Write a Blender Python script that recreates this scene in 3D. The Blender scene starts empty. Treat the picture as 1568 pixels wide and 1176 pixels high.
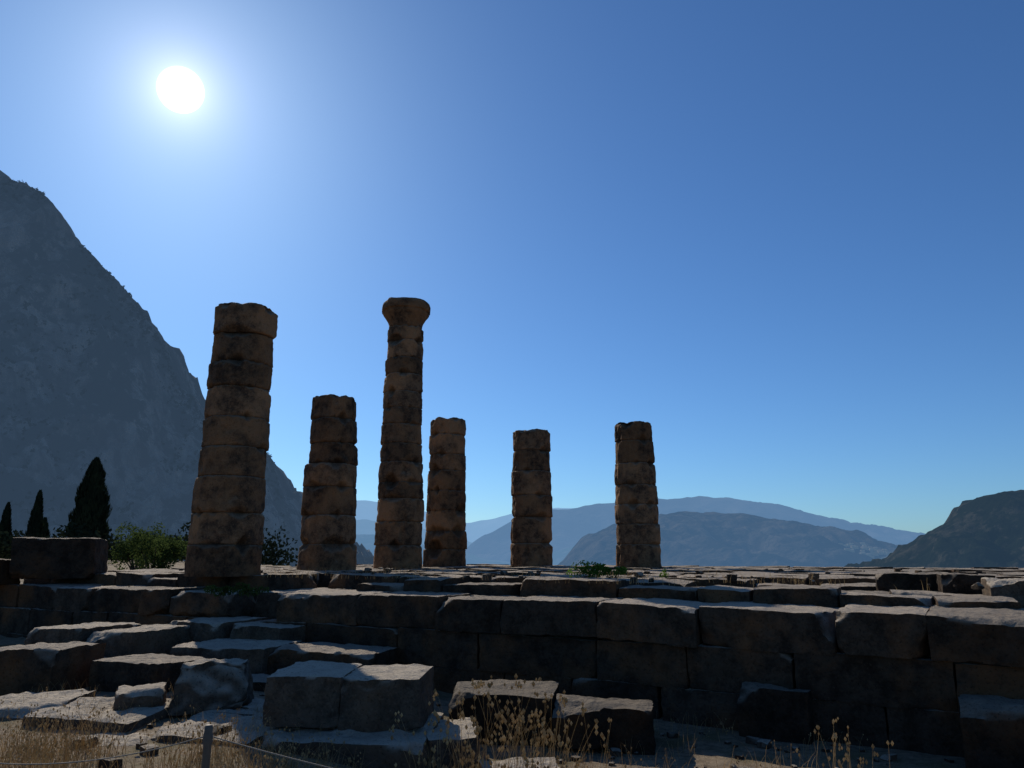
import bpy, math, random
from mathutils import Vector, noise, Matrix
R = math.radians
EYE = 2.6            # camera height above z=0
scene = bpy.context.scene
scene.view_settings.view_transform = 'Standard'
scene.view_settings.look = 'None'
scene.view_settings.exposure = 0

def N(x, y, z): return noise.noise(Vector((x, y, z)))
def F(x, y, z, o=4): return noise.fractal(Vector((x, y, z)), 1.0, 2.0, o)
def sm(a, b, x):
    t = max(0.0, min(1.0, (x - a) / (b - a))); return t * t * (3 - 2 * t)

# ------------------------------------------------------------------ camera
cam = bpy.data.cameras.new('camera'); cam.lens = 26.0; cam.sensor_width = 36.0
cam.clip_start = 0.05; cam.clip_end = 60000
camo = bpy.data.objects.new('camera', cam); scene.collection.objects.link(camo)
camo.location = (0, 0, EYE); camo.rotation_euler = (R(90 + 13), 0, 0)
scene.camera = camo

# ------------------------------------------------------------------ sun and sky
SD = Vector((-.448, .885, .6123)).normalized()
elev = math.asin(SD.z); az = math.atan2(SD.x, SD.y)
sl = bpy.data.lights.new('sun', 'SUN'); sl.energy = 4.3; sl.angle = R(0.5); sl.color = (1.0, .90, .76)
so = bpy.data.objects.new('sun', sl); scene.collection.objects.link(so)
so.rotation_euler = SD.to_track_quat('Z', 'Y').to_euler(); so.location = SD * 100

w = bpy.data.worlds.new('World'); scene.world = w; w.use_nodes = True
nt = w.node_tree; nt.nodes.clear()
def nn(nt, t, **k):
    n = nt.nodes.new(t)
    for a, b in k.items(): setattr(n, a, b)
    return n
def math_(nt, op, a, b=None, c=None, clamp=False):
    n = nt.nodes.new('ShaderNodeMath'); n.operation = op; n.use_clamp = clamp
    for i, v in enumerate((a, b, c)):
        if v is None: continue
        if isinstance(v, (int, float)): n.inputs[i].default_value = v
        else: nt.links.new(v, n.inputs[i])
    return n.outputs[0]
def mixc(nt, fac, a, b, mode='MIX'):
    n = nt.nodes.new('ShaderNodeMix'); n.data_type = 'RGBA'; n.blend_type = mode
    for s, v in ((n.inputs[0], fac), (n.inputs[6], a), (n.inputs[7], b)):
        if isinstance(v, (int, float)): s.default_value = v
        elif isinstance(v, tuple): s.default_value = (v[0], v[1], v[2], 1)
        else: nt.links.new(v, s)
    return n.outputs[2]
sky = nn(nt, 'ShaderNodeTexSky', sky_type='NISHITA'); sky.sun_disc = False
sky.sun_elevation = elev; sky.sun_rotation = az % (2 * math.pi)
sky.altitude = 500; sky.air_density = 1.0; sky.dust_density = 0.5; sky.ozone_density = 3.0
bg = nn(nt, 'ShaderNodeBackground'); bg.inputs[1].default_value = 0.074
tint = mixc(nt, 1.0, sky.outputs[0], (0.60, .96, 1.34), 'MULTIPLY')
nt.links.new(tint, bg.inputs[0])
tc = nn(nt, 'ShaderNodeTexCoord')
dp = nn(nt, 'ShaderNodeVectorMath', operation='DOT_PRODUCT'); nt.links.new(tc.outputs['Generated'], dp.inputs[0])
dp.inputs[1].default_value = SD
ang = math_(nt, 'MULTIPLY', math_(nt, 'ARCCOSINE', math_(nt, 'MINIMUM', dp.outputs['Value'], 0.999999)), 57.2958)
g1 = math_(nt, 'MULTIPLY', math_(nt, 'EXPONENT', math_(nt, 'MULTIPLY', ang, -1 / 1.7)), .9)
g2 = math_(nt, 'MULTIPLY', math_(nt, 'EXPONENT', math_(nt, 'MULTIPLY', ang, -1 / 6.0)), 0.15)
mr = nn(nt, 'ShaderNodeMapRange'); mr.inputs[1].default_value = 1.5; mr.inputs[2].default_value = .9
mr.inputs[3].default_value = 0; mr.inputs[4].default_value = 5; nt.links.new(ang, mr.inputs[0])
gl = math_(nt, 'ADD', math_(nt, 'ADD', g1, g2), mr.outputs[0])
bg2 = nn(nt, 'ShaderNodeBackground'); bg2.inputs[0].default_value = (1.0, .95, .93, 1)
nt.links.new(gl, bg2.inputs[1])
ad = nn(nt, 'ShaderNodeAddShader'); nt.links.new(bg.outputs[0], ad.inputs[0]); nt.links.new(bg2.outputs[0], ad.inputs[1])
wo = nn(nt, 'ShaderNodeOutputWorld'); nt.links.new(ad.outputs[0], wo.inputs[0])

# ------------------------------------------------------------------ materials
def newmat(name):
    m = bpy.data.materials.new(name); m.use_nodes = True
    nt = m.node_tree; nt.nodes.clear()
    return m, nt, nn(nt, 'ShaderNodeOutputMaterial')
def noi(nt, vec, scale, detail=5, rough=.6):
    n = nn(nt, 'ShaderNodeTexNoise'); n.inputs['Scale'].default_value = scale
    n.inputs['Detail'].default_value = detail; n.inputs['Roughness'].default_value = rough
    nt.links.new(vec, n.inputs['Vector']); return n.outputs['Fac']
def rng(nt, v, a, b, c=0, d=1):
    n = nn(nt, 'ShaderNodeMapRange'); nt.links.new(v, n.inputs[0])
    for i, x in enumerate((a, b, c, d)): n.inputs[i + 1].default_value = x
    return n.outputs[0]

def stone_mat(name, dark, mid, warm, top, wf=.5, bump=.7, tmin=.72):
    m, nt, out = newmat(name)
    geo = nn(nt, 'ShaderNodeNewGeometry'); P = geo.outputs['Position']
    at = nn(nt, 'ShaderNodeAttribute', attribute_name='tone')
    n1 = noi(nt, P, 0.8, 6); n2 = noi(nt, P, 3.6, 9, .72); n3 = noi(nt, P, 26, 6, .7)
    c = mixc(nt, rng(nt, n2, .40, .58), dark, mid)
    c = mixc(nt, math_(nt, 'MULTIPLY', rng(nt, n1, .47, .60), wf), c, warm)
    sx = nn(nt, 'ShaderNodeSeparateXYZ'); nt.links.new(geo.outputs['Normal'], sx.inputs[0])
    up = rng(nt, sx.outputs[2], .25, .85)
    tf = math_(nt, 'MULTIPLY', up, rng(nt, n2, .3, .55, tmin, 1))  # sunlit tops and shaded sides painted into the colour by normal direction
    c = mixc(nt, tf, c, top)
    sp = rng(nt, n3, .56, .66)
    c = mixc(nt, math_(nt, 'MULTIPLY', sp, .4), c, tuple(x * 1.8 for x in mid))
    dk = rng(nt, n3, .44, .36)
    c = mixc(nt, math_(nt, 'MULTIPLY', dk, .6), c, tuple(x * .4 for x in dark))
    c = mixc(nt, 1.0, c, at.outputs['Color'], 'MULTIPLY')
    vo = nn(nt, 'ShaderNodeTexVoronoi'); vo.inputs['Scale'].default_value = 13; nt.links.new(P, vo.inputs['Vector'])
    h = math_(nt, 'ADD', math_(nt, 'MULTIPLY', n2, 1.8), math_(nt, 'ADD', math_(nt, 'MULTIPLY', n3, .6), math_(nt, 'MULTIPLY', vo.outputs['Distance'], .4)))
    b = nn(nt, 'ShaderNodeBump'); b.inputs['Strength'].default_value = bump; b.inputs['Distance'].default_value = .06
    nt.links.new(h, b.inputs['Height'])
    p = nn(nt, 'ShaderNodeBsdfPrincipled'); p.inputs['Roughness'].default_value = .92
    p.inputs['Specular IOR Level'].default_value = .12
    nt.links.new(c, p.inputs['Base Color']); nt.links.new(b.outputs[0], p.inputs['Normal'])
    nt.links.new(p.outputs[0], out.inputs[0]); return m
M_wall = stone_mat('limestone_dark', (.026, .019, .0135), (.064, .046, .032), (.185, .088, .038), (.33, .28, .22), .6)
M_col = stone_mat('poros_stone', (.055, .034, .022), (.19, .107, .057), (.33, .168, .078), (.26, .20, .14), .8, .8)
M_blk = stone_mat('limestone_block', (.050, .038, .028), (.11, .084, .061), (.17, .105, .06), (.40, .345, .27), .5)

def hill_mat(name, c1, c2, c3, haze, amt, sc, bstr=1.0, bd=4.0, vt=(.84, .93)):
    m, nt, out = newmat(name)
    geo = nn(nt, 'ShaderNodeNewGeometry'); P = geo.outputs['Position']
    n1 = noi(nt, P, sc, 8, .65); n2 = noi(nt, P, sc * 6, 8, .7)
    mp = nn(nt, 'ShaderNodeMapping'); mp.inputs['Scale'].default_value = (1, 1, .28); nt.links.new(P, mp.inputs[0])
    n3 = noi(nt, mp.outputs[0], sc * 3, 9, .7)
    c = mixc(nt, rng(nt, n3, .40, .60), c1, c2)
    veg = math_(nt, 'ADD', n1, math_(nt, 'MULTIPLY', n2, .7))
    c = mixc(nt, rng(nt, veg, vt[0], vt[1]), c, c3)
    b = nn(nt, 'ShaderNodeBump'); b.inputs['Strength'].default_value = bstr; b.inputs['Distance'].default_value = bd
    nt.links.new(math_(nt, 'ADD', n3, math_(nt, 'MULTIPLY', n2, .7)), b.inputs['Height'])
    d = nn(nt, 'ShaderNodeBsdfDiffuse'); nt.links.new(c, d.inputs[0]); nt.links.new(b.outputs[0], d.inputs['Normal'])
    e = nn(nt, 'ShaderNodeEmission'); e.inputs[0].default_value = (*haze, 1); e.inputs[1].default_value = 1  # aerial haze painted on as an even glow mixed into the surface
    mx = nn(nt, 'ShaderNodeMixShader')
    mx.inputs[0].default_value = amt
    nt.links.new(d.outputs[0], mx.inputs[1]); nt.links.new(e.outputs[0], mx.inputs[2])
    nt.links.new(mx.outputs[0], out.inputs[0]); return m

def leaf_mat(name, c1, c2, tr=.35, sc=3):
    m, nt, out = newmat(name)
    geo = nn(nt, 'ShaderNodeNewGeometry')
    n1 = noi(nt, geo.outputs['Position'], sc, 3)
    c = mixc(nt, rng(nt, n1, .35, .65), c1, c2)
    d = nn(nt, 'ShaderNodeBsdfDiffuse'); t = nn(nt, 'ShaderNodeBsdfTranslucent')
    nt.links.new(c, d.inputs[0]); nt.links.new(c, t.inputs[0])
    mx = nn(nt, 'ShaderNodeMixShader'); mx.inputs[0].default_value = tr
    nt.links.new(d.outputs[0], mx.inputs[1]); nt.links.new(t.outputs[0], mx.inputs[2]); nt.links.new(mx.outputs[0], out.inputs[0])
    return m
M_cyp = leaf_mat('cypress_foliage', (.014, .02, .013), (.028, .038, .02), .12, 1)
M_leaf = leaf_mat('shrub_foliage', (.035, .055, .015), (.07, .10, .03), .4)
M_weed = leaf_mat('weed_foliage', (.07, .13, .02), (.12, .2, .03), .5, 8)
M_dry = leaf_mat('dry_grass_blades', (.30, .21, .10), (.60, .46, .25), .5, 5)
def plain(name, c, rough=.8, metal=0):
    m, nt, out = newmat(name)
    geo = nn(nt, 'ShaderNodeNewGeometry'); n1 = noi(nt, geo.outputs['Position'], 30, 4)
    cc = mixc(nt, n1, tuple(x * .6 for x in c), tuple(x * 1.3 for x in c))
    p = nn(nt, 'ShaderNodeBsdfPrincipled'); p.inputs['Roughness'].default_value = rough; p.inputs['Metallic'].default_value = metal
    nt.links.new(cc, p.inputs['Base Color']); nt.links.new(p.outputs[0], out.inputs[0]); return m
M_post = plain('weathered_steel', (.10, .085, .07), .7, .2)
M_rope = plain('rope_fibre', (.22, .19, .15))
M_bark = plain('bark', (.07, .055, .04))

def ground_mat():
    m, nt, out = newmat('dusty_ground')
    geo = nn(nt, 'ShaderNodeNewGeometry'); P = geo.outputs['Position']
    n1 = noi(nt, P, .8, 6); n2 = noi(nt, P, 9, 8, .7); n3 = noi(nt, P, 60, 5, .7)
    c = mixc(nt, rng(nt, n2, .35, .65), (.12, .088, .056), (.28, .22, .15))
    c = mixc(nt, rng(nt, n1, .5, .62), c, (.12, .10, .05))
    c = mixc(nt, math_(nt, 'MULTIPLY', rng(nt, n3, .5, .7), .5), c, (.36, .31, .24))
    b = nn(nt, 'ShaderNodeBump'); b.inputs['Strength'].default_value = .9; b.inputs['Distance'].default_value = .04
    nt.links.new(math_(nt, 'ADD', n2, math_(nt, 'MULTIPLY', n3, .5)), b.inputs['Height'])
    d = nn(nt, 'ShaderNodeBsdfPrincipled'); d.inputs['Roughness'].default_value = .95; d.inputs['Specular IOR Level'].default_value = .1
    nt.links.new(c, d.inputs[0]); nt.links.new(b.outputs[0], d.inputs['Normal']); nt.links.new(d.outputs[0], out.inputs[0])
    return m
M_ground = ground_mat()

# ------------------------------------------------------------------ mesh builder
class MB:
    def __init__(s): s.v = []; s.f = []; s.t = []
    def obj(s, name, mat, smooth=True, origin=None, sharp=None):
        me = bpy.data.meshes.new(name)
        vs = s.v
        if origin is not None: vs = [(a - origin[0], b - origin[1], c - origin[2]) for a, b, c in s.v]
        me.from_pydata(vs, [], s.f)
        if s.t:
            at = me.attributes.new('tone', 'FLOAT_COLOR', 'POINT')
            fl = []
            for t in s.t: fl += [t, t, t, 1]
            at.data.foreach_set('color', fl)
        me.materials.append(mat)
        if smooth: me.polygons.foreach_set('use_smooth', [True] * len(me.polygons))
        me.update()
        if sharp: me.set_sharp_from_angle(angle=R(sharp))
        o = bpy.data.objects.new(name, me); scene.collection.objects.link(o)
        if origin is not None: o.location = origin
        return o

cutr = random.Random(99)
def add_block(mb, cx, cy, ztop, L, D, H, rot, seed, step=.1, r0=.012, chip=.10, rough=.012, tone=1.0, tilt=(0, 0), taper=0, cuts=2, cutd=.12):
    """weathered ashlar block: cx,cy = centre of plan, L along local x, D depth; random broken corners"""
    nx, ny, nz = max(2, int(L / step)), max(2, int(D / step)), max(2, int(H / step))
    idx = {}
    c, s = math.cos(rot), math.sin(rot); hx, hy, hz = L / 2, D / 2, H / 2
    pl = []
    for q in range(cuts):
        cx_, cy_, cz_ = cutr.choice((-1, 1)), cutr.choice((-1, -1, 1)), cutr.choice((1, 1, -1))
        n = Vector((cx_ * cutr.uniform(0, 1), cy_ * cutr.uniform(.2, 1), cz_ * cutr.uniform(.2, 1.2))).normalized()
        cn = Vector((cx_ * hx, cy_ * hy, cz_ * hz))
        pl.append((n, n.dot(cn) - cutr.uniform(.2, 1) * cutd))
    sk = [cutr.uniform(-.025, .025) for q in range(3)]
    def vert(i, j, k):
        key = (i, j, k)
        if key in idx: return idx[key]
        p = [(-hx + L * i / nx), (-hy + D * j / ny), (-hz + H * k / nz)]
        q0 = [p[0] * 1.0 + seed * 7.3, p[1] + seed * 3.1, p[2] + seed * 1.7]
        n1 = N(q0[0] * 2.2, q0[1] * 2.2, q0[2] * 2.2); n2 = N(q0[0] * 6, q0[1] * 6, q0[2] * 6)
        r = r0 + chip * max(0, n1 * 1.0 + n2 * .9 - .22)
        r = min(r, hx * .6, hy * .6, hz * .7)
        q = [max(-(h - r), min(h - r, a)) for a, h in zip(p, (hx, hy, hz))]
        d = Vector((p[0] - q[0], p[1] - q[1], p[2] - q[2]))
        if d.length > 1e-6: dn = d.normalized()
        else: dn = Vector((0, 0, 1))
        disp = rough * (1.8 * N(q0[0] * 2.2, q0[1] * 2.2, q0[2] * 2.2 + 9) + 1.3 * N(q0[0] * 8, q0[1] * 8, q0[2] * 8 + 5))
        v = Vector(q) + dn * (r + disp)
        for n, dd in pl:
            o = v.dot(n) - dd - .05 * n2
            if o > 0: v = v - n * o
        v.z += (tilt[0] + sk[0]) * v.x + tilt[1] * v.y
        v.x += sk[1] * v.z; v.y += sk[2] * v.x
        if taper: v.x *= 1 - taper * (v.z / H); v.y *= 1 - taper * (v.z / H)
        idx[key] = len(mb.v)
        mb.v.append((cx + v.x * c - v.y * s, cy + v.x * s + v.y * c, ztop - hz + v.z))
        mb.t.append(tone)
        return idx[key]
    def face(fn, a, b, flip):
        for i in range(a):
            for j in range(b):
                f = [fn(i, j), fn(i + 1, j), fn(i + 1, j + 1), fn(i, j + 1)]
                mb.f.append(f[::-1] if flip else f)
    face(lambda i, j: vert(i, j, nz), nx, ny, False)
    face(lambda i, j: vert(i, 0, j), nx, nz, False)
    face(lambda i, j: vert(i, ny, j), nx, nz, True)
    face(lambda i, j: vert(0, i, j), ny, nz, True)
    face(lambda i, j: vert(nx, i, j), ny, nz, False)
    face(lambda i, j: vert(i, j, 0), nx, ny, True)

def frontY(x):
    return 14.1 - .51 * (x + 1.72) if x < 1.03 else 12.7 - .607 * (x - 1.03)

# ------------------------------------------------------------------ ground sheet
def ground_z(x, y):
    s = (y - frontY(max(-40, min(14, x)))) * .88
    low = 2.45 - .4 * sm(0, -4, x)
    near = 1.7
    low = near + (low - near) * sm(3.5, 8.5, y)
    if y < 3.5: low = near
    plat = .84
    d = low + (plat - low) * sm(.5, 1.5, s)
    st = 22 + max(0, -x - 8) * 1.2
    if s > st: d += min(260, (s - st) * .55)
    r = math.hypot(x, y)
    z = EYE - d + .05 * F(x * .6, y * .6, 0) * sm(1, 4, r)
    if r > 200: z += 8 * N(x * .003, y * .003, 0)
    return z
mb = MB(); NR, NA = 260, 288
for i in range(NR):
    r = .3 * (25000 / .3) ** (i / (NR - 1))
    for j in range(NA):
        a = 2 * math.pi * j / NA
        x, y = r * math.sin(a), r * math.cos(a)
        mb.v.append((x, y, ground_z(x, y)))
c0 = len(mb.v); mb.v.append((0, 0, ground_z(0, 0)))
for j in range(NA):
    mb.f.append((c0, (j + 1) % NA, j))
for i in range(NR - 1):
    for j in range(NA):
        a, b = i * NA + j, i * NA + (j + 1) % NA
        mb.f.append((a, b, b + NA, a + NA))
mb.obj('ground', M_ground)

# ------------------------------------------------------------------ temple foundation (stepped courses + paving)
random.seed(5)
mb = MB()
def course(x0, x1, out, drop, h, depth, lens, seed, jit=.03, step=.1, chip=.1, toner=(.7, 1.25), special=None, cutd=.14, cuts=3):
    x = x0; k = 0
    while x < x1:
        L = random.uniform(*lens)
        sl = .51 if x < 1.03 else .607
        rot = -math.atan(sl); dx = L * math.cos(rot)
        xm = x + dx / 2; ym = (frontY(x) + frontY(x + dx)) / 2
        o = out + random.uniform(-jit, jit); dr = drop + random.uniform(-1, 1) * min(.03, jit)
        if special: o, dr = special(xm, o, dr)
        nrm = Vector((-math.sin(rot), math.cos(rot)))   # inward
        cx = xm + nrm.x * (depth / 2 - o); cy = ym + nrm.y * (depth / 2 - o)
        add_block(mb, cx, cy, EYE - dr, L - random.uniform(.006, .03), depth, h, rot + R(random.uniform(-.9, .9)), seed + k * 1.37, step=step, chip=chip,
                  tone=random.uniform(*toner), tilt=(random.uniform(-.006, .006), random.uniform(-.015, .01)), cuts=cuts, cutd=cutd, rough=.014)
        x += dx; k += 1
def spA(x, o, d):
    if -6.4 < x < -4.4: return o - .8, d + .04
    if -4.4 < x < -1.9: return o - .12, d
    if x < -8.5: return o - .1, d + .02
    return o, d
course(-17, 11, .02, .77, .56, 2.0, (.95, 2.1), 10, jit=.045, special=spA, chip=.12, step=.07, cutd=.2)
course(-17, 11, -.03, 1.325, .62, 1.5, (1.0, 2.2), 60, jit=.015, chip=.06, step=.08, cuts=1, cutd=.1)
course(-17, 11, -.03, 1.94, .85, 1.5, (.8, 1.9), 90, jit=.02, chip=.07, step=.08, cuts=1, cutd=.12)
# rear rows: stylobate and paving
P0 = Vector((-1.72, 14.1)); U = Vector((.891, -.454)); V = Vector((.454, .891)); rot0 = -math.atan(.51)
s = 1.35; row = 0
while s < 20.5:
    dep = random.uniform(1.0, 1.35)
    t = -13.5 + random.uniform(-1, 0)
    while t < 15:
        L = random.uniform(.9, 2.1)
        p = P0 + U * (t + L / 2) + V * (s + dep / 2)
        dr = .47 + random.uniform(-.03, .04) + .18 * sm(4.0, 6.0, p.x) * sm(6, 3.5, s)
        if row == 0: dr += random.choice([0, 0, .02, .12])
        if row == 0 and t < -3.5 and t > -6: t += L; continue
        if 0 < row < 6 and random.random() < .12: t += L; continue
        add_block(mb, p.x, p.y, EYE - dr, L - random.uniform(.01, .05), dep - random.uniform(.01, .04), .42, rot0 + R(random.uniform(-1.5, 1.5)),
                  200 + row * 13 + t, step=.11 if row < 5 else .28, chip=.09 if row < 5 else .03, rough=.018, tone=random.uniform(.75, 1.2),
                  tilt=(random.uniform(-.02, .02), random.uniform(-.025, .02)), cuts=2 if row < 6 else 0, cutd=.2)
        t += L
    s += dep; row += 1
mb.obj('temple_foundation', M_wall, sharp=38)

# individual blocks: cx, front Y, length, depth, top drop, bottom drop, rot deg
blocks = [
 (-8.45, 14.25, 1.15, 1.8, 1.34, 2.3, -14, 1), (-7.3, 14.0, 1.1, 1.9, 1.37, 2.3, -16, 1),
 (-6.35, 15.3, 1.3, 1.6, 1.30, 2.2, -24, 1), (-5.0, 14.9, 1.35, 1.5, 1.36, 2.2, -24, 1),
 (-5.15, 13.55, 1.85, 1.4, 1.58, 2.3, -12, 1), (-3.35, 13.3, 1.95, 1.3, 1.62, 2.5, -14, .9),
 (-7.5, 11.9, 1.15, 1.2, 1.42, 2.3, -8, .9), (-5.95, 12.0, 1.35, 1.1, 1.62, 2.3, -20, .9),
 (-7.0, 13.1, 1.4, .9, 1.78, 2.4, -14, .8), (-4.3, 12.4, 1.6, .8, 1.95, 2.5, -18, .8),
 (-.17, 10.65, 1.42, 1.2, 1.84, 2.6, -8, .5), (1.16, 10.25, 1.3, 1.0, 1.92, 2.46, -10, .5),  # tone darkens both blocks' colour, standing in for the wall's shadow
 (3.55, 10.85, .95, .7, 1.80, 2.55, -31, .6), (5.75, 9.1, 1.1, .8, 1.70, 2.6, -31, .6),
 (7.25, 14.0, 1.1, .8, .34, .9, -27, .7), (7.72, 12.95, .82, .7, .33, .9, -24, .7), (7.85, 11.85, .8, .7, .38, .9, -22, 1.1),
 (-12.1, 20.0, 2.0, 1.2, -.42, .62, 12, .7), (-14.2, 19.5, 1.6, 1.2, .12, .75, -10, .7),
 (-4.82, 10.2, .58, .6, 1.72, 2.15, 20, 1),
 (-3.55, 10.6, .7, .5, 1.98, 2.3, -20, 1.1), (-8.6, 12.6, 1.2, .9, 1.75, 2.4, 10, .9), (-2.2, 12.2, .9, .6, 2.05, 2.6, 14, .8),
]
for i, (x, yf, L, D, td, bd, rt, tn) in enumerate(blocks):
    b = MB(); rr = R(rt)
    cx = x - math.sin(rr) * D / 2; cy = yf + math.cos(rr) * D / 2
    add_block(b, cx, cy, EYE - td, L, D, bd - td, rr, 300 + i * 3.7, step=.055, chip=.12, rough=.02, tone=tn, tilt=(random.uniform(-.03, .03), random.uniform(-.03, .01)), cuts=4, cutd=.18)
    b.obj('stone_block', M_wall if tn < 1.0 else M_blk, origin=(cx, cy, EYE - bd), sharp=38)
# large double block on its plinth
b = MB()
add_block(b, -2.5, 10.1, EYE - 1.43, .93, 1.25, .58, R(-2), 401, step=.04, chip=.07, rough=.014, tone=1.05, cutd=.08)
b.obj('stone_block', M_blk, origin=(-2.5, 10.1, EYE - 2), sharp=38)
b = MB()
add_block(b, -1.55, 10.05, EYE - 1.45, .96, 1.2, .60, R(-3), 407, step=.04, chip=.09, rough=.016, tone=1.0, cuts=3, cutd=.12)
b.obj('stone_block', M_blk, origin=(-1.55, 10.05, EYE - 2), sharp=38)
# boulder-like block
b = MB()
add_block(b, -4.1, 10.85, EYE - 1.43, .92, .8, .62, R(14), 415, step=.04, chip=.2, rough=.03, tone=.95, taper=.25, cuts=6, cutd=.28)
b.obj('stone_block', M_blk, origin=(-4.1, 10.85, EYE - 2), sharp=38)
# flat foreground slabs
slabs = [(-1.9, 8.95, 1.9, 1.6, 2.04, -3), (-.75, 9.2, .6, 1.2, 2.04, 6), (-3.5, 9.1, 1.3, 1.3, 2.03, -10),
         (-5.2, 9.6, 1.4, 1.3, 1.93, -6), (-6.5, 10.0, 1.2, 1.3, 1.90, 4), (-4.6, 8.9, .8, .8, 2.08, 12), (-2.9, 10.3, 2.2, 1.0, 2.02, -4), (.1, 8.7, .9, .7, 2.32, 9)]
for i, (x, yf, L, D, td, rt) in enumerate(slabs):
    b = MB()
    add_block(b, x, yf + D / 2, EYE - td, L, D, .42, R(rt), 500 + i * 5.1, step=.05, chip=.10, rough=.026, tone=1.0, tilt=(random.uniform(-.03, .03), .01), cuts=5, cutd=.16)
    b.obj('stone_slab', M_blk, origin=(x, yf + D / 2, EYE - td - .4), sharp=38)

# rubble
mb = MB()
for i in range(420):
    if i < 300: x = random.uniform(-7, 6); y = random.uniform(7, frontY(x) - .2)
    else:
        t = random.uniform(-12, 12); ss = random.uniform(.6, 14); p = P0 + U * t + V * ss; x, y = p.x, p.y
    z = ground_z(x, y) if i < 300 else EYE - (.47 if (y - frontY(x)) * .88 > 1.5 else .77)
    r = .025 + .1 * random.random() ** 3
    if i < 300 and y > frontY(x) - .1: continue
    add_block(mb, x, y, z + r * .9, r * 2, r * 1.6, r * 1.4, random.uniform(0, 3), 700 + i, step=r * .6, r0=r * .2, chip=r * .5, rough=.01, tone=random.uniform(.4, .85), cuts=4, cutd=r * .7)
mb.obj('rubble', M_blk, sharp=30)

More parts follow.
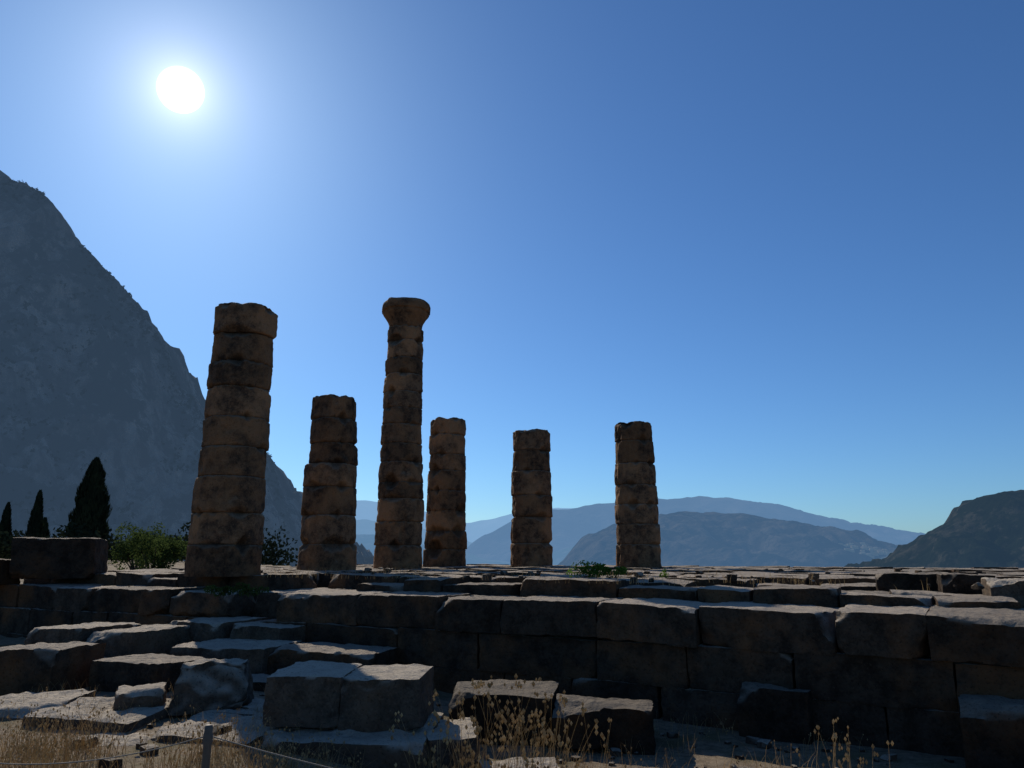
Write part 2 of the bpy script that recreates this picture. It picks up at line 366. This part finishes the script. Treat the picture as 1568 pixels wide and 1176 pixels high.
# ------------------------------------------------------------------ columns
def column(x, y, dropb, h, r0, r1, nd, seed, cap=False, topk=1.0, topoff=0.0, chipk=1.0, flk=1.0):
    random.seed(seed)
    mb = MB(); SEG = 130
    hh = h - (1.0 if cap else 0)
    cuts = [0]
    for i in range(nd): cuts.append(cuts[-1] + random.uniform(.8, 1.2))
    cuts = [c * hh / cuts[-1] for c in cuts]
    z0 = EYE - dropb
    vs = [0, .01, .025, .05, .08, .12, .17, .23, .3, .38, .46, .54, .62, .7, .77, .83, .88, .92, .95, .975, .99, 1.0]
    rings = []
    for k in range(nd):
        dh = cuts[k + 1] - cuts[k]
        f = 1 + random.uniform(-.022, .022); ox, oy = random.uniform(-.03, .03), random.uniform(-.035, .035)
        if k == nd - 1: f *= topk; ox += topoff
        tn = random.uniform(.62, 1.2); ph = random.uniform(0, 6)
        for v in vs:
            zz = cuts[k] + v * dh
            rings.append((zz, (r0 + (r1 - r0) * (zz / h)) * f, ox, oy, tn, min(v, 1 - v) * dh, k if v < .5 else k + 1, v if k == nd - 1 else 0, ph, k))
    if cap:
        zb = hh; ra = r0 + (r1 - r0)
        for v, rad in [(.0, ra * .96), (.05, ra * .98), (.12, ra * 1.0), (.2, ra * 1.05), (.3, ra * 1.13), (.4, ra * 1.23), (.5, ra * 1.33), (.56, ra * 1.38), (.60, ra * 1.37), (.64, ra * 1.42), (.72, ra * 1.43), (.8, ra * 1.42), (.9, ra * 1.38), (.98, ra * 1.28)]:
            rings.append((zb + v, rad, .0, 0, .8, .3, nd, 0, 0, 99))
    for (zz, rad, ox, oy, tn, e, jn, last, ph, k) in rings:
        for j in range(SEG):
            a = 2 * math.pi * j / SEG
            sx, sy = math.cos(a), math.sin(a)
            c1 = N(sx * 1.7 + seed, sy * 1.7, jn * 5.3 + seed) ; c2 = N(sx * 4.5, sy * 4.5 + seed, jn * 3.1); c3 = N(sx * 11, sy * 11 + seed, jn * 7.1 + zz * 3)
            chip = max(0, c1 * 1.9 - .14) + .6 * max(0, c2 - .1) + .25 * max(0, c3)
            chip *= chipk
            wd = .016 + .2 * chip
            notch = 0
            if k != 99 and 0 < jn and e < wd: notch = (.026 + .18 * chip) * (1 - e / wd) ** .8
            big = F(sx * 1.2 + seed * 2, sy * 1.2, zz * .7, 3) * .03
            med = F(sx * 4 + seed, sy * 4, zz * 3.2, 5) * .028
            g = N(sx * 1.9 - seed, sy * 1.9, zz * 1.3 + 40) + .25 * N(sx * 6 - seed, sy * 6, zz * 4)
            gouge = -.22 * max(0, g - .40)
            flt = 0
            if k != 99:
                fm = max(0, min(1, .4 + N(sx * .8 + seed, sy * .8, k * 3.6 + 9) * 2.2))
                flt = -.036 * flk * fm * abs(math.cos(a * 10))
            r = rad + big + med + gouge + flt - notch
            if k == 99 and zz > hh + .6:
                n_ = 5.0; q = (abs(math.cos(a - .45)) ** n_ + abs(math.sin(a - .45)) ** n_) ** (-1 / n_)
                r = (rad * (.86 + .16 * q)) + big * 1.2 + med
            zt = 0
            if last > .3:
                zt = -(last - .3) / .7 * (.13 * max(0, N(sx * 1.3 + seed, sy * 1.3, 3) + .08) + .06 * max(0, N(sx * 4 + seed, sy * 4, 7)))
            if k == 99 and zz > hh + .6: zt = (zz - hh - .6) * .22 * N(sx * 2 + seed, sy * 2, 3)
            mb.v.append((x + ox + r * sx, y + oy + r * sy, z0 + zz + zt)); mb.t.append(tn * (1 - min(.45, notch * 4)))
    nr = len(rings)
    for i in range(nr - 1):
        for j in range(SEG):
            a, b = i * SEG + j, i * SEG + (j + 1) % SEG
            mb.f.append((a, b, b + SEG, a + SEG))
    last = (nr - 1) * SEG
    zz, rad, ox, oy = rings[-1][:4]
    prev = last
    for q in (.9, .7, .45, .2):
        st = len(mb.v)
        for j in range(SEG):
            a = 2 * math.pi * j / SEG
            r = rad * q * .97; vv = mb.v[last + j]
            mb.v.append((x + ox + r * math.cos(a), y + oy + r * math.sin(a), (vv[2]) * q + (z0 + zz - .05) * (1 - q) + .02 + .05 * F(r * math.cos(a) * 2 + seed, r * math.sin(a) * 2, 1))); mb.t.append(1)
        for j in range(SEG):
            mb.f.append((prev + j, prev + (j + 1) % SEG, st + (j + 1) % SEG, st + j))
        prev = st
    cc = len(mb.v); mb.v.append((x + ox, y + oy, z0 + zz - .03)); mb.t.append(1)
    for j in range(SEG): mb.f.append((prev + j, prev + (j + 1) % SEG, cc))
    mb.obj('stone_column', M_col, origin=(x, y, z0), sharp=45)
column(-6.90, 18.3, .49, 6.68, .86, .715, 9, 11, topk=1.05, topoff=.05)
column(-5.62, 23.1, .49, 5.36, .87, .70, 7, 12, topoff=-.03, chipk=1.1)
column(-4.08, 27.2, .50, 9.96, .88, .635, 13, 23, cap=True, chipk=1.1)
column(-2.73, 31.0, .50, 6.08, .87, .745, 8, 34, topk=1.0, chipk=1.5)
column(.82, 31.0, .50, 5.58, .87, .77, 6, 45, chipk=.8)
column(4.83, 29.0, .50, 5.56, .87, .735, 7, 56, chipk=1.0)

# ------------------------------------------------------------------ hills and mountains
def interp(tab, k):
    if k <= tab[0][0]: return tab[0][1]
    for (a, va), (b, vb) in zip(tab, tab[1:]):
        if k <= b:
            t = (k - a) / (b - a); t2 = t * t * (3 - 2 * t)
            return va + (vb - va) * (t * .6 + t2 * .4)
    return tab[-1][1]
def hill(name, tab, Yd, base, Df, Db, mat, amp, lam, nu=260, nv=90, p=1.15, seed=0, ridge=.2, crag=0):
    k0, k1 = tab[0][0], tab[-1][0]
    def height(X, s):
        top = EYE + interp(tab, X / Yd) * Yd
        sh = 1 - abs(s) ** p if s < 0 else 1 - s ** 1.3
        z = base + (top - base) * sh
        Y = Yd + (s * Df if s < 0 else s * Db)
        n = noise.ridged_multi_fractal(Vector((X / lam, Y / lam * .6, z / lam * .25 + seed)), .9, 2.1, 6, 1.0, 2.0) - 1.1
        n2 = F(X / lam * 5, Y / lam * 5, seed, 4)
        env = ridge + (1 - ridge) * sm(0, .25, abs(s))
        z += amp * n * env + amp * .12 * n2
        if crag:
            c = noise.ridged_multi_fractal(Vector((X / lam * 4 + z / lam, Y / lam * 1.6, seed + 5)), .8, 2.2, 5, 1.0, 2.0) - 1.1
            z += crag * c * (.35 + .65 * sm(0, .1, abs(s)))
            Y += crag * .8 * F(X / lam * 6, z / lam * 4, seed)
        return Y, z
    mb = MB()
    for i in range(nu + 1):
        k = k0 + (k1 - k0) * i / nu
        for j in range(nv + 1):
            v = j / nv
            s = -1 + v / .85 if v < .85 else (v - .85) / .15
            Y, z = height(k * Yd, s)
            mb.v.append((k * Yd, Y, z))
    for i in range(nu):
        for j in range(nv):
            a = i * (nv + 1) + j
            mb.f.append((a, a + nv + 1, a + nv + 2, a + 1))
    mb.obj(name, mat)
    return height
rockA, rockB, veg = (.10, .088, .075), (.26, .235, .205), (.03, .036, .022)
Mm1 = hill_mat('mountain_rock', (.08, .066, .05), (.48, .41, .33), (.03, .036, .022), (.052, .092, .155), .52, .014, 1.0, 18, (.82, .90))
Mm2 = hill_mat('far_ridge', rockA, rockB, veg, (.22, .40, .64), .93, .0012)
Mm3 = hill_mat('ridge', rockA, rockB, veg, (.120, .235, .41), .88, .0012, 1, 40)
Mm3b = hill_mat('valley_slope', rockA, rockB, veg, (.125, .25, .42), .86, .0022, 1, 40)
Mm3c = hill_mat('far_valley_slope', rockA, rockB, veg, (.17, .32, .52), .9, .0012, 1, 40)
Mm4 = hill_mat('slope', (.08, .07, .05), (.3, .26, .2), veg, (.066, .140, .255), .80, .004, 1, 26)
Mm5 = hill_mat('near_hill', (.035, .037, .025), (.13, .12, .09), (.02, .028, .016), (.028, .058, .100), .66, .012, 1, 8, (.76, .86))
T1 = [(-1.6, .70), (-1.2, .72), (-.9, .65), (-.763, .560), (-.70, .532), (-.678, .5104), (-.6205, .4381), (-.5448, .360), (-.4955, .2931), (-.4468, .2177), (-.4154, .1728), (-.37, .145), (-.3312, .1246), (-.3057, .0762), (-.2824, .0547), (-.22, .0), (-.1834, -.016), (-.1, -.05)]
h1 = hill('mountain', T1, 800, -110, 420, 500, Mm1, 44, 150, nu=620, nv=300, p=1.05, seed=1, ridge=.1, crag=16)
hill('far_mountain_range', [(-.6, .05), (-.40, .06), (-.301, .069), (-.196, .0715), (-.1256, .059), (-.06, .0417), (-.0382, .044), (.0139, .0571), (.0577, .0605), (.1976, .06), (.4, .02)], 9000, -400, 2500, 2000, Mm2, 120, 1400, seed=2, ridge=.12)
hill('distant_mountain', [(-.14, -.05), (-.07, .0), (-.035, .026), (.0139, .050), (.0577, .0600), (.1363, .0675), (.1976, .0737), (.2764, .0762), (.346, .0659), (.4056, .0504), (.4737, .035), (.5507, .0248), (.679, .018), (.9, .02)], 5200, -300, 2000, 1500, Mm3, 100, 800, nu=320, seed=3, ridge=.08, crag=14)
h4 = hill('hillside', [(-.02, -.05), (.053, -.016), (.1004, .029), (.153, .0445), (.2231, .0545), (.301, .0535), (.362, .045), (.447, .028), (.53, .004), (.62, -.03), (.7, -.05)], 2600, -200, 1300, 900, Mm4, 55, 420, nu=320, nv=120, seed=4, ridge=.1, crag=10)
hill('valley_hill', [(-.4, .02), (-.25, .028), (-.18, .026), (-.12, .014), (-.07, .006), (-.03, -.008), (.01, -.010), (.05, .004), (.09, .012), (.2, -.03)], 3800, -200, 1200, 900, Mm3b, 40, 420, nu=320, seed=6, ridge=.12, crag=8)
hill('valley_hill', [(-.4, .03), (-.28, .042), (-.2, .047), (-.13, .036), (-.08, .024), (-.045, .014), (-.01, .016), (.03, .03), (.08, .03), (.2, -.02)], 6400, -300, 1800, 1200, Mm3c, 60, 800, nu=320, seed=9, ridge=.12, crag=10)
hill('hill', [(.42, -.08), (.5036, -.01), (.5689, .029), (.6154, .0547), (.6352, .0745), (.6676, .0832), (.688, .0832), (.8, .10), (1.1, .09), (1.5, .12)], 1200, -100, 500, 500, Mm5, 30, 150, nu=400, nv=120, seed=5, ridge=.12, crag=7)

def rnd3(rg):
    while True:
        v = Vector((rg.uniform(-1, 1), rg.uniform(-1, 1), rg.uniform(-1, 1)))
        if 0.05 < v.length < 1: return v
def leafq(mb, p, s, rg):
    a = rnd3(rg).normalized(); b = a.cross(rnd3(rg)); 
    if b.length < .01: return
    b.normalize(); i = len(mb.v); a = a * s; b = b * s * .6
    for q in (p - a, p + b, p + a, p - b): mb.v.append(tuple(q))
    mb.f.append((i, i + 1, i + 2, i + 3))
# scrub on the rocky mountain
rg = random.Random(8); mb = MB()
for i in range(6500):
    k = rg.uniform(-.95, -.2); s = -abs(rg.uniform(0, 1)) ** 1.2 if rg.random() < .88 else -rg.uniform(0, .03)
    X = k * 800
    if N(X * .012, s * 5, 3) < -.05: continue
    Y, z = h1(X, s); sz = rg.uniform(.8, 2.6)
    for q in range(9):
        v = rnd3(rg); leafq(mb, Vector((X + v.x * sz, Y + v.y * sz, z + v.z * sz + sz * .4)), sz * .7, rg)
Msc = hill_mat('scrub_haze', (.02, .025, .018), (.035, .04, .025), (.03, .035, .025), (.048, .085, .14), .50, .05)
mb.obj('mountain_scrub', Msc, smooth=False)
# village on the far hillside
mb = MB()
for i in range(80):
    X = 2600 * rg.gauss(.375, .018); s = -rg.uniform(.38, .52); Y, z = h4(X, s)
    L, D, H = rg.uniform(6, 13), rg.uniform(7, 10), rg.uniform(3, 6); i0 = len(mb.v)
    for zz in (-6, H):
        for (a, b2) in ((-1, -1), (1, -1), (1, 1), (-1, 1)): mb.v.append((X + a * L / 2, Y + b2 * D / 2, z + zz))
    mb.v.append((X - L / 2, Y, z + H + 2)); mb.v.append((X + L / 2, Y, z + H + 2))
    for f in ((0, 1, 5, 4), (1, 2, 6, 5), (2, 3, 7, 6), (3, 0, 4, 7), (4, 5, 9, 8), (6, 7, 8, 9), (5, 6, 9), (7, 4, 8)): mb.f.append(tuple(i0 + q for q in f))
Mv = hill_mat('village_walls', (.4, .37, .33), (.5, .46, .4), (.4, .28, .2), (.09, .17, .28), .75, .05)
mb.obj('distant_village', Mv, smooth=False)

# ------------------------------------------------------------------ trees and shrubs
def cypress(x, y, z0, H, Rm, seed, n=9000):
    rg = random.Random(seed); e = bpy.data.objects.new('cypress_tree', None); scene.collection.objects.link(e)
    mb = MB()
    for i in range(n):
        t = rg.random() ** .85
        prof = math.sin(min(1, t * 1.7 + .18) * math.pi / 2) * (1 - t) ** .62 * 1.15
        a = rg.uniform(0, 2 * math.pi)
        r = Rm * prof * (1 + .35 * N(math.cos(a) * 2 + seed, math.sin(a) * 2, t * 9)) * math.sqrt(rg.uniform(.25, 1))
        p = Vector((x + r * math.cos(a), y + r * math.sin(a), z0 + .6 + t * (H - .6)))
        i0 = len(mb.v); s = rg.uniform(.08, .2)
        d = Vector((math.cos(a) * .3, math.sin(a) * .3, 1)).normalized() * s * 1.8
        b = Vector((-math.sin(a + rg.uniform(-1, 1)), math.cos(a + rg.uniform(-1, 1)), 0)) * s * .5
        for q in (p - d, p + b, p + d, p - b): mb.v.append(tuple(q))
        mb.f.append((i0, i0 + 1, i0 + 2, i0 + 3))
    o = mb.obj('crown', M_cyp, smooth=False); o.parent = e
    mt = MB()
    for k in range(9):
        zz = z0 - .3 + (H * .9) * k / 8; rr = .22 * (1 - k / 8.5)
        for j in range(8): mt.v.append((x + rr * math.cos(j * .785), y + rr * math.sin(j * .785), zz))
    for k in range(8):
        for j in range(8):
            a, b = k * 8 + j, k * 8 + (j + 1) % 8; mt.f.append((a, b, b + 8, a + 8))
    o = mt.obj('trunk', M_bark); o.parent = e
cypress(-39.4, 70, EYE - 1, 9.8, 1.95, 1, 12000)
cypress(-49.4, 78, EYE - 1.2, 7.6, .9, 2, 5000)
cypress(-53.2, 79, EYE - 1.2, 6.4, .8, 3, 4000)
cypress(-56.0, 80, EYE - 1.2, 5.6, .9, 4, 4000)
cypress(-51.6, 83, EYE - 1.2, 5.0, .9, 5, 4000)

def shrub(name, x, y, z0, rx, ry, H, n, ls, mat, seed, lobes=9):
    rg = random.Random(seed); e = bpy.data.objects.new(name, None); scene.collection.objects.link(e)
    L = []
    for i in range(lobes):
        L.append((Vector((x + rg.uniform(-.65, .65) * rx, y + rg.uniform(-.65, .65) * ry, z0 + H * rg.uniform(.3, .85))), rg.uniform(.25, .5)))
    mb = MB()
    for i in range(n):
        c, r = rg.choice(L); v = rnd3(rg).normalized() * rg.uniform(.3, 1) ** .6
        p = c + Vector((v.x * rx * r, v.y * ry * r, v.z * H * r * .7)) 
        if p.z < z0: continue
        leafq(mb, p, ls * rg.uniform(.6, 1.3), rg)
    o = mb.obj('foliage', mat, smooth=False); o.parent = e
    mt = MB()
    for c, r in L:
        a = Vector((x, y, z0 - .1)); i0 = len(mt.v); w_ = .03 * H
        for q, ww in ((a, w_), ((a + c) / 2 + Vector((0, 0, .05 * H)), w_ * .6), (c, w_ * .25)):
            for j in range(5): mt.v.append((q.x + ww * math.cos(j * 1.257), q.y + ww * math.sin(j * 1.257), q.z))
        for k in range(2):
            for j in range(5):
                aa, bb = i0 + k * 5 + j, i0 + k * 5 + (j + 1) % 5; mt.f.append((aa, bb, bb + 5, aa + 5))
    o = mt.obj('stems', M_bark); o.parent = e
shrub('shrub', -14.1, 30, EYE - .95, 1.4, 1.2, 1.75, 4200, .055, M_leaf, 3, 14)
shrub('shrub', -16.2, 33, EYE - 1.0, 1.1, 1.1, 2.2, 3000, .06, M_leaf, 4, 10)
shrub('weed', 1.55, 15.4, EYE - .50, .42, .3, .34, 800, .028, M_weed, 5, 8)
shrub('weed', 2.1, 15.7, EYE - .50, .4, .25, .28, 600, .026, M_weed, 6, 7)
shrub('weed', 3.2, 15.9, EYE - .5, .16, .16, .26, 140, .022, M_weed, 7, 4)
shrub('weed', -5.2, 15.6, EYE - .86, .5, .35, .3, 500, .03, M_leaf, 8, 7)
shrub('weed', -6.0, 15.9, EYE - .86, .4, .35, .26, 400, .03, M_leaf, 9, 7)
# distant tree belt below the mountain
rg = random.Random(77); mb = MB()
for i in range(150):
    x = rg.uniform(-75, -20); y = rg.uniform(62, 100) if x < -34 else rg.uniform(70, 110)
    z0 = ground_z(x, y); H = rg.uniform(2.2, 5.2) * (.75 if x < -34 else 1)
    for q in range(170):
        v = rnd3(rg); leafq(mb, Vector((x + v.x * H * .45, y + v.y * H * .45, z0 + H * .5 + v.z * H * .5)), .22, rg)
mb.obj('distant_trees', M_cyp, smooth=False)

# ------------------------------------------------------------------ dry grass
def stalk(mb, x, y, z, H, lean, w_, rg, head=True, hs=.012):
    a = rg.uniform(0, 6.28); dx, dy = math.cos(a) * lean, math.sin(a) * lean
    pts = []
    for k in range(5):
        t = k / 4; pts.append(Vector((x + dx * t * t, y + dy * t * t, z + H * t)))
    i0 = len(mb.v)
    for k, p in enumerate(pts):
        ww = w_ * (1 - .7 * k / 4)
        for j in range(3): mb.v.append((p.x + ww * math.cos(j * 2.094), p.y + ww * math.sin(j * 2.094), p.z))
    for k in range(4):
        for j in range(3):
            aa, bb = i0 + k * 3 + j, i0 + k * 3 + (j + 1) % 3; mb.f.append((aa, bb, bb + 3, aa + 3))
    if head:
        for m in range(rg.randint(1, 4)):
            c = pts[-1] + Vector((rg.uniform(-.04, .04), rg.uniform(-.04, .04), rg.uniform(-.1, .03))) * (1 if m else 0)
            i0 = len(mb.v); h = hs * rg.uniform(.7, 1.3)
            for d in ((1, 0, 0), (0, 1, 0), (-1, 0, 0), (0, -1, 0), (0, 0, 1.6), (0, 0, -1.6)): mb.v.append((c.x + d[0] * h, c.y + d[1] * h, c.z + d[2] * h))
            for f in ((0, 1, 4), (1, 2, 4), (2, 3, 4), (3, 0, 4), (1, 0, 5), (2, 1, 5), (3, 2, 5), (0, 3, 5)): mb.f.append(tuple(i0 + q for q in f))
rg = random.Random(21); mb = MB()
for i in range(190):   # tall centre clump
    x = rg.gauss(-.05, .42); y = rg.uniform(6.9, 8.0); stalk(mb, x, y, ground_z(x, y), rg.uniform(.4, 1.25) * (1.05 - abs(x) * .4), rg.uniform(.03, .35), .003, rg, hs=.014)
for i in range(26):
    x = rg.gauss(2.95, .16); y = rg.uniform(6.9, 7.6); stalk(mb, x, y, ground_z(x, y), rg.uniform(.4, .85), rg.uniform(.03, .2), .0025, rg)
for i in range(2600):   # left foreground
    x = rg.uniform(-5.6, -1.6) ; y = rg.uniform(6.2, 8.7)
    if N(x * 1.2, y * 1.2, 5) < -.05: continue
    stalk(mb, x, y, ground_z(x, y), rg.uniform(.10, .50) * (1 - .3 * sm(-3.2, -1.6, x)), rg.uniform(.03, .3), .0032, rg, head=rg.random() < .35, hs=.009)
for i in range(3600):   # scattered short grass
    x = rg.uniform(-7, 4.5); y = rg.uniform(6.6, 12)
    if y > frontY(x) - .15 or N(x * .9, y * .9, 8) < .0: continue
    stalk(mb, x, y, ground_z(x, y), rg.uniform(.06, .28), rg.uniform(.02, .15), .003, rg, head=rg.random() < .15, hs=.008)
for i in range(2600):   # on the terrace near the columns
    x = rg.uniform(-8, 6); s_ = rg.uniform(1.0, 9); y = frontY(x) + s_
    if N(x * .7, y * .7, 18) < .08: continue
    stalk(mb, x, y, EYE - .5, rg.uniform(.05, .18), rg.uniform(.01, .08), .004, rg, head=False)
mb.obj('dry_grass', M_dry, smooth=False)

# ------------------------------------------------------------------ rope fence
e = bpy.data.objects.new('rope_fence', None); scene.collection.objects.link(e)
posts = [(-4.6, 5.9, EYE - 1.28), (-1.90, 5.0, EYE - 1.04), (.9, 4.5, EYE - 1.38)]
for i, (x, y, zt) in enumerate(posts):
    m_ = MB(); zb = ground_z(x, y) - .2; prof = [(zb, .026), (zt - .12, .024), (zt - .1, .03), (zt - .06, .03), (zt - .04, .024), (zt - .01, .026), (zt, .02)]
    for z, r in prof:
        for j in range(12): m_.v.append((x + r * math.cos(j * .5236), y + r * math.sin(j * .5236), z))
    for k in range(len(prof) - 1):
        for j in range(12):
            a, b = k * 12 + j, k * 12 + (j + 1) % 12; m_.f.append((a, b, b + 12, a + 12))
    m_.f.append(tuple((len(prof) - 1) * 12 + j for j in range(12)))
    o = m_.obj('post_%d' % (i + 1), M_post); o.parent = e
for i in range(2):
    A = Vector(posts[i]) - Vector((0, 0, .06)); B = Vector(posts[i + 1]) - Vector((0, 0, .06)); m_ = MB(); n = 40
    for k in range(n + 1):
        t = k / n; p = A.lerp(B, t) - Vector((0, 0, .16 * 4 * t * (1 - t) * (.4 if i else 1)))
        for j in range(6): m_.v.append((p.x, p.y + .004 * math.cos(j * 1.047), p.z + .004 * math.sin(j * 1.047)))
    for k in range(n):
        for j in range(6):
            a, b = k * 6 + j, k * 6 + (j + 1) % 6; m_.f.append((a, b, b + 6, a + 6))
    o = m_.obj('rope_%d' % (i + 1), M_rope); o.parent = e
print('done')
